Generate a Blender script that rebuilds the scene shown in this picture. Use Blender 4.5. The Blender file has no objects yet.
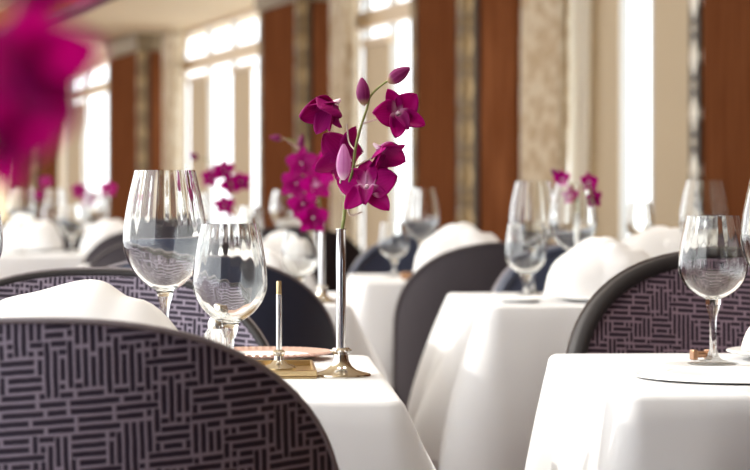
import bpy, math, random
from math import sin, cos, pi, radians, sqrt, atan2
from mathutils import Vector, Matrix, Euler
random.seed(7)
SC = bpy.context.scene
COL = SC.collection
F = 2400.0            # focal length in pixels of a 750 px wide frame
HZ = 195.0            # row of the eye level
EYE = 0.988           # eye height
TOP = 0.75            # table top height

def at(px, py, d):
    return Vector(((px-375)/F*d, d, EYE-(py-HZ)/F*d))
def xat(px, d): return (px-375)/F*d

# ------------------------------------------------------------------ materials
class NT:
    def __init__(s, name):
        s.mat = bpy.data.materials.new(name); s.mat.use_nodes = True
        s.t = s.mat.node_tree; s.t.nodes.clear()
        s.out = s.n('ShaderNodeOutputMaterial')
    def n(s, ty, **kw):
        nd = s.t.nodes.new(ty)
        for k, v in kw.items(): setattr(nd, k, v)
        return nd
    def link(s, a, b): s.t.links.new(a, b)
    def put(s, sock, v):
        if isinstance(v, bpy.types.NodeSocket): s.link(v, sock)
        else: sock.default_value = v
    def m(s, op, a, b=None, c=None):
        nd = s.n('ShaderNodeMath', operation=op)
        s.put(nd.inputs[0], a)
        if b is not None: s.put(nd.inputs[1], b)
        if c is not None: s.put(nd.inputs[2], c)
        return nd.outputs[0]
    def mix(s, f, a, b):
        nd = s.n('ShaderNodeMix', data_type='RGBA')
        s.put(nd.inputs[0], f); s.put(nd.inputs[6], a); s.put(nd.inputs[7], b)
        return nd.outputs[2]
    def noise(s, vec, scale, detail=2.0, rough=.5):
        nd = s.n('ShaderNodeTexNoise'); nd.inputs['Scale'].default_value = scale
        nd.inputs['Detail'].default_value = detail; nd.inputs['Roughness'].default_value = rough
        if vec is not None: s.link(vec, nd.inputs['Vector'])
        return nd.outputs['Fac']
    def coord(s, which='Object'):
        return s.n('ShaderNodeTexCoord').outputs[which]
    def scaled(s, vec, sc):
        nd = s.n('ShaderNodeMapping'); s.link(vec, nd.inputs['Vector']); nd.inputs['Scale'].default_value = sc
        return nd.outputs[0]
    def principled(s, color, rough=.5, **kw):
        b = s.n('ShaderNodeBsdfPrincipled')
        s.put(b.inputs['Base Color'], color); s.put(b.inputs['Roughness'], rough)
        for k, v in kw.items(): s.put(b.inputs[k], v)
        s.link(b.outputs[0], s.out.inputs[0]); return b
    def bump(s, bsdf, h, strength=.3, dist=.002):
        nd = s.n('ShaderNodeBump'); nd.inputs['Strength'].default_value = strength; nd.inputs['Distance'].default_value = dist
        s.link(h, nd.inputs['Height']); s.link(nd.outputs[0], bsdf.inputs['Normal'])

def rgb(r, g, b):
    f = lambda c: (c/255/12.92) if c/255 <= .04045 else ((c/255+.055)/1.055)**2.4
    return (f(r), f(g), f(b), 1)

def plain(name, col, rough=.5, **kw):
    t = NT(name); t.principled(col, rough, **kw); return t.mat

def mat_fabric(name, dark, light):
    t = NT(name)
    uv = t.coord('UV'); sp = t.n('ShaderNodeSeparateXYZ'); t.link(uv, sp.inputs[0])
    u, v = sp.outputs[0], sp.outputs[1]
    pitch, n = .0086, 5.0
    wob = t.m('MULTIPLY', t.m('SUBTRACT', t.noise(uv, 60), .5), .16)
    X = t.m('ADD', t.m('DIVIDE', u, pitch), wob); Y = t.m('ADD', t.m('DIVIDE', v, pitch), wob)
    X = t.m('ADD', X, t.m('MULTIPLY', Y, .03)); Y = t.m('SUBTRACT', Y, t.m('MULTIPLY', X, .06))
    def rnd(a, b, seed):
        cmb = t.n('ShaderNodeCombineXYZ'); t.link(a, cmb.inputs[0]); t.link(b, cmb.inputs[1]); cmb.inputs[2].default_value = seed
        wn = t.n('ShaderNodeTexWhiteNoise', noise_dimensions='3D'); t.link(cmb.outputs[0], wn.inputs['Vector'])
        return wn.outputs['Value']
    def jit(a, b, seed): return t.m('SUBTRACT', t.m('FLOOR', t.m('MULTIPLY', rnd(a, b, seed), 2.99)), 1.0)
    rX = t.m('FLOOR', t.m('ADD', t.m('DIVIDE', X, n), .5)); rY = t.m('FLOOR', t.m('ADD', t.m('DIVIDE', Y, n), .5))
    X2 = t.m('ADD', X, jit(rX, t.m('FLOOR', Y), 1.5)); Y2 = t.m('ADD', Y, jit(rY, t.m('FLOOR', X), 7.5))
    i = t.m('FLOOR', t.m('DIVIDE', X2, n)); j = t.m('FLOOR', t.m('DIVIDE', Y2, n))
    flip = t.m('GREATER_THAN', rnd(i, j, 3.5), .86)
    p = t.m('GREATER_THAN', t.m('FLOORED_MODULO', t.m('ADD', t.m('ADD', i, j), flip), 2.0), .5)
    q = t.m('SUBTRACT', 1.0, p)
    fs = t.m('FRACT', t.m('ADD', t.m('MULTIPLY', p, X), t.m('MULTIPLY', q, Y)))
    fo = t.m('FRACT', t.m('DIVIDE', t.m('ADD', t.m('MULTIPLY', p, Y2), t.m('MULTIPLY', q, X2)), n))
    def band(x, lo, hi, w):
        n1 = t.n('ShaderNodeMapRange', interpolation_type='SMOOTHSTEP'); t.link(x, n1.inputs[0]); n1.inputs[1].default_value = lo-w; n1.inputs[2].default_value = lo+w
        n2 = t.n('ShaderNodeMapRange', interpolation_type='SMOOTHSTEP'); t.link(x, n2.inputs[0]); n2.inputs[1].default_value = hi-w; n2.inputs[2].default_value = hi+w
        return t.m('SUBTRACT', n1.outputs[0], n2.outputs[0])
    bar = t.m('MULTIPLY', band(fs, .17, .83, .08), band(fo, .05, .95, .03))
    lightv = t.mix(t.noise(uv, 900, 1), light, tuple(c*.7 for c in light[:3])+(1,))
    c = t.mix(bar, lightv, dark)
    b = t.principled(c, .72)
    b.inputs['Sheen Weight'].default_value = .1; b.inputs['Sheen Roughness'].default_value = .4
    h = t.m('ADD', t.m('MULTIPLY', bar, -1.0), t.m('MULTIPLY', t.noise(uv, 1500, 1), .3))
    t.bump(b, h, .4, .0012)
    return t.mat

def mat_velvet(name, col, sheen=.5, rough=.5):
    t = NT(name); co = t.coord()
    c = t.mix(t.noise(co, 14, 3), col, tuple(x*.75 for x in col[:3])+(1,))
    b = t.principled(c, rough); b.inputs['Sheen Weight'].default_value = sheen; b.inputs['Sheen Roughness'].default_value = .35
    t.bump(b, t.noise(co, 900, 1), .15, .001)
    return t.mat

def mat_cloth(name, col=(.80, .80, .805, 1)):
    t = NT(name); co = t.coord()
    b = t.principled(col, .75); b.inputs['Sheen Weight'].default_value = .1
    tr = t.n('ShaderNodeBsdfTranslucent'); tr.inputs[0].default_value = col
    mx = t.n('ShaderNodeMixShader'); mx.inputs[0].default_value = .12
    t.link(b.outputs[0], mx.inputs[1]); t.link(tr.outputs[0], mx.inputs[2]); t.link(mx.outputs[0], t.out.inputs[0])
    h = t.m('ADD', t.noise(co, 1100, 1), t.m('MULTIPLY', t.noise(co, 9, 2), 4.0))
    t.bump(b, h, .12, .004)
    return t.mat

def mat_glass(name, clear=0.0):
    t = NT(name)
    g = t.n('ShaderNodeBsdfGlass'); g.inputs['Color'].default_value = (.99, .995, .99, 1); g.inputs['Roughness'].default_value = 0; g.inputs['IOR'].default_value = 1.47
    tr = t.n('ShaderNodeBsdfTransparent'); tr.inputs[0].default_value = (.985, .99, .99, 1)
    mx = t.n('ShaderNodeMixShader'); mx.inputs[0].default_value = clear
    t.link(g.outputs[0], mx.inputs[1]); t.link(tr.outputs[0], mx.inputs[2]); t.link(mx.outputs[0], t.out.inputs[0]); return t.mat

def mat_pane(name):
    t = NT(name)
    tr = t.n('ShaderNodeBsdfTransparent'); tr.inputs[0].default_value = (.97, .98, .98, 1)
    gl = t.n('ShaderNodeBsdfGlossy'); gl.inputs['Roughness'].default_value = .02
    mx = t.n('ShaderNodeMixShader'); mx.inputs[0].default_value = .06
    t.link(tr.outputs[0], mx.inputs[1]); t.link(gl.outputs[0], mx.inputs[2]); t.link(mx.outputs[0], t.out.inputs[0])
    return t.mat

def mat_wood(name, a, b_, rough=.35):
    t = NT(name); co = t.coord()
    n1 = t.noise(t.scaled(co, (9, 9, .7)), 3.0, 6, .6)
    n2 = t.noise(t.scaled(co, (60, 60, 1.5)), 3.0, 3)
    f = t.m('ADD', t.m('MULTIPLY', n1, .75), t.m('MULTIPLY', n2, .25))
    r = t.n('ShaderNodeMapRange'); t.link(f, r.inputs[0]); r.inputs[1].default_value = .35; r.inputs[2].default_value = .65
    b = t.principled(t.mix(r.outputs[0], a, b_), rough); b.inputs['Specular IOR Level'].default_value = 0.0
    return t.mat

def mat_petal(name, deep, pale, edge, trans=.45):
    """petal UV: x across (0..1), y from base to tip"""
    t = NT(name); uv = t.coord('UV'); sp = t.n('ShaderNodeSeparateXYZ'); t.link(uv, sp.inputs[0])
    u, v = sp.outputs[0], sp.outputs[1]
    base = t.n('ShaderNodeMapRange', interpolation_type='SMOOTHSTEP'); t.link(v, base.inputs[0]); base.inputs[1].default_value = .0; base.inputs[2].default_value = .28
    vein = t.m('POWER', t.m('ABSOLUTE', t.m('SINE', t.m('MULTIPLY', u, 28.0))), 6.0)
    c = t.mix(t.m('MULTIPLY', vein, .35), deep, edge)
    mott = t.noise(t.scaled(uv, (6, 2, 1)), 3, 3)
    c = t.mix(t.m('MULTIPLY', mott, .35), c, edge)
    c = t.mix(base.outputs[0], pale, c)
    b = t.principled(c, .5); b.inputs['Specular IOR Level'].default_value = .2
    tr = t.n('ShaderNodeBsdfTranslucent'); t.link(c, tr.inputs[0])
    mx = t.n('ShaderNodeMixShader'); mx.inputs[0].default_value = trans
    t.link(b.outputs[0], mx.inputs[1]); t.link(tr.outputs[0], mx.inputs[2]); t.link(mx.outputs[0], t.out.inputs[0])
    t.bump(b, vein, .15, .001)
    return t.mat

def mat_curtain(name, a, b_, trans=.35, pattern=True):
    t = NT(name); uv = t.coord('UV')
    c = a
    if pattern:
        n = t.noise(t.scaled(uv, (14, 9, 1)), 1.0, 3, .6)
        r = t.n('ShaderNodeMapRange', interpolation_type='SMOOTHSTEP'); t.link(n, r.inputs[0]); r.inputs[1].default_value = .45; r.inputs[2].default_value = .56
        c = t.mix(r.outputs[0], a, b_)
    b = t.principled(c, .8)
    tr = t.n('ShaderNodeBsdfTranslucent'); t.put(tr.inputs[0], c)
    mx = t.n('ShaderNodeMixShader'); mx.inputs[0].default_value = trans
    t.link(b.outputs[0], mx.inputs[1]); t.link(tr.outputs[0], mx.inputs[2]); t.link(mx.outputs[0], t.out.inputs[0])
    return t.mat

M = {}
M['fabric'] = mat_fabric('patterned_fabric', rgb(38, 27, 46), rgb(158, 146, 162))
M['fabric_plum'] = mat_fabric('patterned_fabric_plum', rgb(46, 30, 46), rgb(156, 132, 148))
M['rim'] = mat_velvet('rim_velvet', rgb(36, 31, 33), .06, .65)
M['navy'] = mat_velvet('navy_velvet', rgb(64, 72, 94), .6, .34)
M['mauve'] = mat_velvet('mauve_velvet', rgb(48, 38, 43), .08, .7)
M['piping'] = plain('piping_grey', rgb(140, 132, 136), .6)
M['piping_brown'] = plain('piping_brown', rgb(76, 66, 64), .6)
M['leg'] = mat_wood('leg_wood', rgb(50, 30, 20), rgb(70, 42, 28))
M['cloth'] = mat_cloth('white_tablecloth')
M['napkin'] = mat_cloth('white_napkin', (.9, .89, .88, 1))
M['napkin_pink'] = mat_cloth('blush_napkin', (.9, .82, .78, 1))
M['glass'] = mat_glass('clear_glass')
M['glass_stem'] = mat_glass('clear_glass_stem', .5)
M['pane'] = mat_pane('window_glass')
M['silver'] = plain('polished_silver', (.82, .81, .79, 1), .13, Metallic=1.0)
M['antique'] = plain('antique_silver', (.74, .69, .60, 1), .16, Metallic=1.0)
M['gold'] = plain('brushed_gold', (.66, .5, .27, 1), .3, Metallic=1.0)
M['copper'] = plain('copper_rim', (.80, .55, .47, 1), .35, Metallic=.5)
M['bronze'] = plain('bronze', (.42, .24, .14, 1), .3, Metallic=.9)
M['china'] = plain('white_china', (.9, .9, .89, 1), .3)
M['wax'] = plain('ivory_wax', (.85, .8, .7, 1), .45)
M['wood'] = mat_wood('column_wood', rgb(88, 47, 25), rgb(116, 70, 42), .5)
M['wood_dark'] = mat_wood('column_wood_dark', rgb(86, 42, 26), rgb(104, 54, 34), .3)
M['table_wood'] = mat_wood('table_wood', rgb(90, 58, 36), rgb(112, 74, 48))
M['carved'] = plain('carved_silver_leaf', rgb(140, 114, 74), .45, Metallic=.3)
M['carved_dark'] = plain('carved_recess', rgb(104, 82, 52), .6)
M['carved_silver'] = plain('carved_silver', rgb(206, 196, 178), .4, Metallic=.3)
M['carved_black'] = plain('carved_black', rgb(70, 58, 44), .6)
M['capital'] = plain('capital_bronze', rgb(132, 116, 92), .35, Metallic=.5)
M['black_gap'] = plain('dark_trim', rgb(36, 24, 18), .5)
M['cream'] = plain('cream_paint', rgb(226, 205, 168), .8)
M['pale_wall'] = plain('pale_wall_paint', rgb(128, 132, 158), .8)
M['frame'] = plain('window_frame_paint', rgb(205, 182, 150), .5)
M['mullion'] = plain('mullion_grey', rgb(190, 190, 188), .5)
M['blind'] = plain('beige_blind', rgb(190, 170, 140), .85)
M['bottom_bar'] = plain('blind_bar', rgb(180, 150, 110), .5)
M['drape'] = mat_curtain('drape_fabric', rgb(206, 186, 154), rgb(228, 216, 194), .3)
M['sheer'] = mat_curtain('sheer_fabric', rgb(250, 247, 240), rgb(250, 247, 240), .8, False)
M['gold_fascia'] = mat_wood('gilded_fascia', rgb(150, 100, 40), rgb(176, 122, 60), .35)
M['petal'] = mat_petal('magenta_petal', rgb(176, 0, 122), rgb(236, 180, 220), rgb(206, 0, 146))
M['petal_deep'] = mat_petal('deep_magenta_petal', rgb(146, 0, 98), rgb(164, 0, 110), rgb(184, 0, 128))
M['petal_pale'] = mat_petal('pale_orchid_petal', rgb(220, 160, 204), rgb(244, 230, 236), rgb(186, 70, 160))
M['petal_full'] = mat_petal('vivid_magenta_petal', rgb(202, 0, 152), rgb(212, 10, 172), rgb(206, 0, 162), .7)
M['lip'] = mat_petal('orchid_lip', rgb(150, 0, 100), rgb(240, 190, 220), rgb(200, 30, 150))
M['column_white'] = plain('orchid_column', rgb(238, 214, 222), .5)
M['stem'] = plain('orchid_stem', rgb(122, 130, 66), .5)
M['pedicel'] = plain('pale_pedicel', rgb(206, 186, 176), .5)
M['bud'] = mat_petal('orchid_bud', rgb(126, 20, 90), rgb(190, 170, 130), rgb(170, 80, 136))
t = NT('added_lamp_lens'); e = t.n('ShaderNodeEmission'); e.inputs[0].default_value = (1, .96, .9, 1); e.inputs[1].default_value = 8; t.link(e.outputs[0], t.out.inputs[0]); M['added_lamp'] = t.mat  # glowing lens of the added, unseen downlights
t = NT('brown_carpet'); co = t.coord(); bb = t.principled(t.mix(t.noise(co, 6, 4), rgb(92, 60, 44), rgb(120, 82, 60)), .95); t.bump(bb, t.noise(co, 300, 1), .4, .004); M['carpet'] = t.mat

# ------------------------------------------------------------------ mesh helpers
class MB:
    def __init__(s): s.v = []; s.f = []; s.uv = {}; s.mi = []
    def add(s, vs, fs, uvs=None, mi=0):
        o = len(s.v); s.v += [tuple(v) for v in vs]
        for f in fs: s.f.append(tuple(o+i for i in f)); s.mi.append(mi)
        if uvs:
            for i, q in enumerate(uvs): s.uv[o+i] = q
        return s
    def box(s, lo, hi, mat=None, mi=0):
        vs = [Vector((x, y, z)) for z in (lo[2], hi[2]) for y in (lo[1], hi[1]) for x in (lo[0], hi[0])]
        if mat is not None: vs = [mat @ v for v in vs]
        return s.add(vs, [(0, 2, 3, 1), (4, 5, 7, 6), (0, 1, 5, 4), (2, 6, 7, 3), (0, 4, 6, 2), (1, 3, 7, 5)], mi=mi)
    def grid(s, rows, closed=False, uvs=None, mi=0):
        nr, nc = len(rows), len(rows[0]); vs = [p for r in rows for p in r]; fs = []
        for i in range(nr-1):
            for j in range(nc if closed else nc-1):
                k = (j+1) % nc; fs.append((i*nc+j, i*nc+k, (i+1)*nc+k, (i+1)*nc+j))
        return s.add(vs, fs, [q for r in uvs for q in r] if uvs else None, mi)
    def lathe(s, prof, seg=48, rip=None, c=(0, 0, 0), mi=0):
        rows = []
        for (r, z, *k) in prof:
            row = []
            for j in range(seg):
                a = 2*pi*j/seg; rr = r
                if rip and k: rr = r+rip(a)*k[0]
                row.append((c[0]+rr*cos(a), c[1]+rr*sin(a), c[2]+z))
            rows.append(row)
        o = len(s.v); s.grid(rows, True, mi=mi)
        n = len(rows)
        s.f.append(tuple(o+j for j in range(seg))[::-1]); s.mi.append(mi)
        s.f.append(tuple(o+(n-1)*seg+j for j in range(seg))); s.mi.append(mi)
        return s
    def tube(s, pts, rad, seg=10, mi=0):
        pts = [Vector(p) for p in pts]; n = len(pts); rows = []; up = None
        for i, p in enumerate(pts):
            tg = (pts[min(i+1, n-1)]-pts[max(i-1, 0)]).normalized()
            if up is None: up = tg.orthogonal().normalized()
            else:
                up = (up-tg*up.dot(tg)); up = up.normalized() if up.length > 1e-6 else tg.orthogonal().normalized()
            bi = tg.cross(up); r = rad(i/(n-1)) if callable(rad) else rad
            rows.append([p+(up*cos(2*pi*j/seg)+bi*sin(2*pi*j/seg))*r for j in range(seg)])
        o = len(s.v); s.grid(rows, True, mi=mi)
        s.f.append(tuple(o+j for j in range(seg))[::-1]); s.mi.append(mi)
        s.f.append(tuple(o+(n-1)*seg+j for j in range(seg))); s.mi.append(mi)
        return s
    def build(s, name, mats, parent=None, smooth=True, bevel=0, solid=0, subdiv=0, angle=40):
        me = bpy.data.meshes.new(name); me.from_pydata(s.v, [], s.f)
        mats = mats if isinstance(mats, (list, tuple)) else [mats]
        for m in mats: me.materials.append(M[m])
        for p, i in zip(me.polygons, s.mi): p.material_index = i
        if s.uv:
            l = me.uv_layers.new(name='UVMap')
            for lp in me.loops: l.data[lp.index].uv = s.uv.get(lp.vertex_index, (0, 0))
        import bmesh
        bm = bmesh.new(); bm.from_mesh(me)
        if not solid or True: bmesh.ops.recalc_face_normals(bm, faces=bm.faces)
        bm.to_mesh(me); bm.free()
        if smooth:
            for p in me.polygons: p.use_smooth = True
            if angle: me.set_sharp_from_angle(angle=radians(angle))
        o = bpy.data.objects.new(name, me); COL.objects.link(o)
        if parent is not None: o.parent = parent
        if bevel:
            b = o.modifiers.new('bevel', 'BEVEL'); b.width = bevel; b.segments = 2; b.limit_method = 'ANGLE'
        if subdiv:
            b = o.modifiers.new('sub', 'SUBSURF'); b.levels = subdiv; b.render_levels = subdiv
        if solid:
            b = o.modifiers.new('solid', 'SOLIDIFY'); b.thickness = solid; b.offset = 0
        return o

def tag(o, label, cat, group=None):
    o['label'] = label; o['category'] = cat
    if group: o['group'] = group
    elif 'group' in o: del o['group']
    return o
def thing(name, label, cat, loc=(0, 0, 0), rz=0, group=None):
    o = bpy.data.objects.new(name, None); COL.objects.link(o); o.empty_display_size = .05
    o.location = loc; o.rotation_euler = (0, 0, rz)
    return tag(o, label, cat, group)
def struct(o, label=None):
    o['kind'] = 'structure'
    if label: o['label'] = label
    return o
def dup(root, loc, rz=0, label=None, group=None, scale=None, cat=None):
    r = root.copy(); COL.objects.link(r); r.location = loc; r.rotation_euler = (0, 0, rz)
    if label: r['label'] = label
    if group: r['group'] = group
    if cat: r['category'] = cat
    if scale: r.scale = scale if not isinstance(scale, (int, float)) else (scale,)*3
    for ch in list(root.children):
        c = ch.copy(); COL.objects.link(c); c.parent = r
        for g in list(ch.children):
            d = g.copy(); COL.objects.link(d); d.parent = c
    return r

# ------------------------------------------------------------------ room: frame of the window wall
AL = math.atan(695/F); CA, SA = cos(AL), sin(AL)
U = Vector((-SA, CA, 0)); NN = Vector((-CA, -SA, 0))
X0 = 4.62
def wp(px, p=0.0):
    """point on the plane p metres in front of the window wall, seen in image column px"""
    Z = F*(X0-p/CA)/(px+320); return Vector(((px-375)/F*Z, Z, 0))
def uv_of(P):
    d = P-Vector((X0, 0, 0)); return d.dot(U), d.dot(NN)
def wu(px, p=0.0): return uv_of(wp(px, p))[0]
WM = Matrix((( U.x, NN.x, 0, X0), (U.y, NN.y, 0, 0), (0, 0, 1, 0), (0, 0, 0, 1)))   # (along, into room, up) -> world
def wbox(mb, u0, u1, p0, p1, z0, z1, mi=0): return mb.box((u0, p0, z0), (u1, p1, z1), WM, mi)

CEIL = EYE+1.5
U0, U1 = -6.0, 37.0
W_ROOM = 5.4
struct(wbox(MB(), U0, U1, -.3, W_ROOM, -.05, 0).build('floor', 'carpet', smooth=False), 'brown carpeted floor')
m = MB(); wbox(m, U0, U1, -.3, 1.3, CEIL, CEIL+.08)
struct(m.build('ceiling', 'cream', smooth=False), 'cream ceiling along the windows')
m = MB(); wbox(m, U0, U1, 1.3, W_ROOM, CEIL+.34, CEIL+.42); wbox(m, U0, U1, 1.3, 1.36, CEIL+.10, CEIL+.34, 0)
struct(m.build('ceiling_raised', 'cream', smooth=False))
m = MB(); wbox(m, U0, U1, 1.301, 1.42, CEIL+.05, CEIL+.3)
struct(m.build('trim_1', 'gold_fascia', smooth=False, bevel=.01), 'gilded wooden fascia at the step of the ceiling')
m = MB(); wbox(m, U0, U1, 1.27, 1.44, CEIL-.012, CEIL+.05)
struct(m.build('trim_2', 'black_gap', smooth=False), 'dark edge trim of the ceiling step')
m = MB(); wbox(m, U1, U1+.2, -.3, W_ROOM, 0, CEIL+.4)
struct(m.build('wall_far', 'cream', smooth=False))
m = MB(); wbox(m, U0-.2, U0, -.3, W_ROOM, 0, CEIL+.4)
struct(m.build('wall_behind', 'pale_wall', smooth=False))  # unseen; closes the camera side to cut fill on the cloth fronts
SILL = .55
m = MB(); wbox(m, U0, U1, -.2, -.02, 0, SILL); wbox(m, U0, U1, -.2, .06, SILL-.03, SILL)
struct(m.build('wall_right', 'cream', smooth=False), 'low cream wall under the windows')
m = MB(); wbox(m, U0, U1, W_ROOM, W_ROOM+.15, 0, .5); wbox(m, U0, 2.2, W_ROOM, W_ROOM+.15, .5, CEIL+.4)  # unseen; solid near stretch shaped to keep side light off the cloth fronts
struct(m.build('wall_left', 'pale_wall', smooth=False))

# columns
PF = .36
def carved(u0, u1, p0, p1, z1, root, ma='carved', mb='carved_dark'):
    m = MB(); wbox(m, u0, u1, p0, p1, 0, z1); s = m.build('carved_strip', mb, root, smooth=False)
    m = MB(); uc, pc = (u0+u1)/2, (p0+p1)/2; hw = (p1-p0)/2; hu = (u1-u0)/2
    z = .05; k = 0
    while z < z1-.1:
        h = .165 if k % 2 == 0 else .05
        w = .85 if k % 2 == 0 else .5
        n = 8
        # lens-shaped carved leaf, raised on every visible face of the strip
        for (cu, cp, du, dp, nu, np_) in ((u0, pc, 0, hw, -1, 0), (uc, p1, hu, 0, 0, 1)):
            ring = []; mid = []
            for i in range(n*2):
                a = 2*pi*i/(n*2); t_ = sin(a); e = w*cos(a)*(1-.55*abs(t_))
                ring.append(WM @ Vector((cu+du*e, cp+dp*e, z+h/2+h/2*t_)))
            top = WM @ Vector((cu+nu*.012, cp+np_*.012, z+h/2))
            m.add(ring+[top], [(i, (i+1) % (n*2), n*2) for i in range(n*2)])
        z += h+.012; k += 1
    m.build('ornament', ma, s, smooth=False)
    return s
def column(label, near, far, wood='wood'):
    un, uf = (wu(near, PF) if near is not None else -3.0), wu(far, PF)
    root = bpy.data.objects.new('column', None); COL.objects.link(root); struct(root, label)
    m = MB(); wbox(m, un+.02, uf-.02, -.1, PF-.012, 0, CEIL-.16); m.build('core', 'black_gap', root, smooth=False)
    sw = .075
    m = MB(); wbox(m, un+sw+.05, uf-sw-.05, PF-.03, PF, .12, CEIL-.16); m.build('front_panel', wood, root, smooth=False, bevel=.006)
    if near is not None:
        m = MB(); wbox(m, un, un+.03, .02, PF-sw-.03, .12, CEIL-.16); m.build('side_panel', 'wood', root, smooth=False, bevel=.006)
        carved(un, un+sw, PF-sw, PF+.004, CEIL-.16, root)
    carved(uf-sw-.03, uf, PF-sw, PF+.006, CEIL-.16, root, *(() if near else ('carved_silver', 'carved_black')))
    m = MB(); wbox(m, un-.03, uf+.03, -.1, PF+.03, CEIL-.13, CEIL-.02); wbox(m, un-.012, uf+.012, -.1, PF+.012, CEIL-.16, CEIL-.13); wbox(m, un-.05, uf+.05, -.1, PF+.05, CEIL-.02, CEIL)
    m.build('capital', 'capital', root, smooth=False, bevel=.006)
    m = MB(); wbox(m, un-.015, uf+.015, -.1, PF+.015, 0, .12); m.build('plinth', 'wood_dark', root, smooth=False, bevel=.006)
    return root, un, uf
c0 = column('polished reddish brown wooden column at the right edge of the photo', None, 690, 'wood')
c1 = column('polished brown wooden column with gold strip, behind the napkins right of the near orchid', 462, 411)
c2 = column('brown wooden column with gold strip, behind the left side of the near orchid', 298, 259)
c3 = column('farthest brown wooden column, behind the large wine glass', 139, 108)
c4 = column('brown wooden column hidden behind the blurred magenta blossom', 30, 8)

# window bays
def window(n, ua, ub, muls, label):
    """bay from ua (near) to ub (far)"""
    root = bpy.data.objects.new('window_%d' % n, None); COL.objects.link(root); struct(root, label)
    m = MB()
    zt = EYE+1.12
    wbox(m, ua, ub, -.06, .03, zt, zt+.11)
    wbox(m, ua, ua+.06, -.06, .02, SILL, CEIL); wbox(m, ub-.06, ub, -.06, .02, SILL, CEIL)
    wbox(m, ua, ub, -.06, .02, SILL, SILL+.06); wbox(m, ua, ub, -.06, .02, CEIL-.04, CEIL)
    m.build('window_frame', 'frame', root, smooth=False, bevel=.006)
    for u in muls:
        m = MB(); wbox(m, u-.02, u+.02, -.05, .0, SILL+.06, CEIL-.04); m.build('mullion', 'mullion', root, smooth=False)
    m = MB(); wbox(m, ua+.06, ub-.06, -.034, -.03, SILL+.06, CEIL-.04); m.build('pane', 'pane', root, smooth=False)
    return root
def blind(pa, pb, label, ztop=EYE+1.03, grp='beige blinds in the windows'):
    """hanging fabric panel between two image columns (pb nearer)"""
    p = .06
    ua, ub = wu(pb, p), wu(pa, p)
    c = WM @ Vector(((ua+ub)/2, p, 0))
    r = thing('window_blind', label, 'blind', (c.x, c.y, 0), 0, grp)
    R = Matrix.Translation(-Vector((c.x, c.y, 0))) @ WM
    def b(name, mat, u0, u1, p0, p1, z0, z1):
        m = MB(); m.box((u0, p0, z0), (u1, p1, z1), R); m.build(name, mat, r, smooth=False, bevel=.003)
    b('fabric_panel', 'blind', ua, ub, p-.006, p+.006, SILL+.05, ztop)
    b('head_rail', 'frame', ua-.01, ub+.01, p-.03, p+.03, ztop, ztop+.05)
    b('bottom_bar', 'bottom_bar', ua, ub, p-.012, p+.012, SILL+.03, SILL+.05)
    return r
window(1, c0[2]-.02, c1[1], [wu(618), wu(652)], 'tall window with cream blinds left of the right-hand column')
window(2, c1[2], c2[1], [wu(390), wu(364)], 'bright window behind the near orchid')
window(3, c2[2], c3[1], [wu(207), wu(232)], 'bright window with transom behind the large wine glass')
window(4, c3[2], c4[1], [wu(83), wu(64)], 'farthest bright window beside the blurred magenta blossom')
window(5, c4[2], U1, [], 'window at the far end of the room')
blind(586, 619, 'beige fabric blind right of the white sheer curtain', EYE+1.25)
blind(654, 692, 'beige fabric blind beside the carved strip of the right-hand column', EYE+1.25)
blind(365, 390, 'beige blind in the bright window right behind the near orchid', EYE+.98)
blind(190, 208, 'beige blind on the left side of the bright window behind the large wine glass', EYE+1.0)
blind(233, 252, 'beige blind beside the column, right side of the window behind the large glass', EYE+1.0)
blind(66, 82, 'beige blind in the farthest bright window beside the blurred blossom', EYE+1.0)
# curtains at the far end of each bay
def curtain(pa, pb, sheer_pb, label):
    p = .17
    ua, ub = wu(pb, p), wu(pa, p)
    c = WM @ Vector(((ua+ub)/2, p, 0))
    r = thing('curtain', label, 'curtain', (c.x, c.y, 0), 0, 'curtains at the columns')
    R = Matrix.Translation(-Vector((c.x, c.y, 0))) @ WM
    def sheet(name, mat, u0, u1, p, amp, folds, bulge):
        rows, uvs = [], []
        zs = [.06+(CEIL-.08)*i/24 for i in range(25)]
        n = 60
        for z in zs:
            row, q = [], []
            k = z/CEIL
            lo = u0+bulge*(u1-u0)*(1-k)**1.3*1.2
            for j in range(n+1):
                s = j/n; u = lo+(u1-lo)*s
                row.append(R @ Vector((u, p+amp*sin(2*pi*folds*s+.6*sin(3*k))*(0.75+.25*k), z))); q.append((s*.8, z))
            rows.append(row); uvs.append(q)
        MB().grid(rows, uvs=uvs).build(name, mat, r, solid=.004, angle=0)
    sheet('drape', 'drape', ua, ub, p, .045, 6, .1)
    sheet('sheer', 'sheer', wu(sheer_pb, .1), ua+.1, .118, .018, 7, .28)
    m = MB(); m.tube([R @ Vector((wu(sheer_pb, .1), p-.02, CEIL-.03)), R @ Vector((ub, p-.02, CEIL-.03))], .012); m.build('curtain_rail', 'capital', r)
    return r
curtain(524, 568, 594, 'cream patterned curtain with white sheer, right of the wooden column behind the napkins')
curtain(334, 350, 356, 'beige curtain between the column and the bright window behind the near orchid')
curtain(166, 176, 181, 'cream curtain between the farthest column and the bright window')

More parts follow.
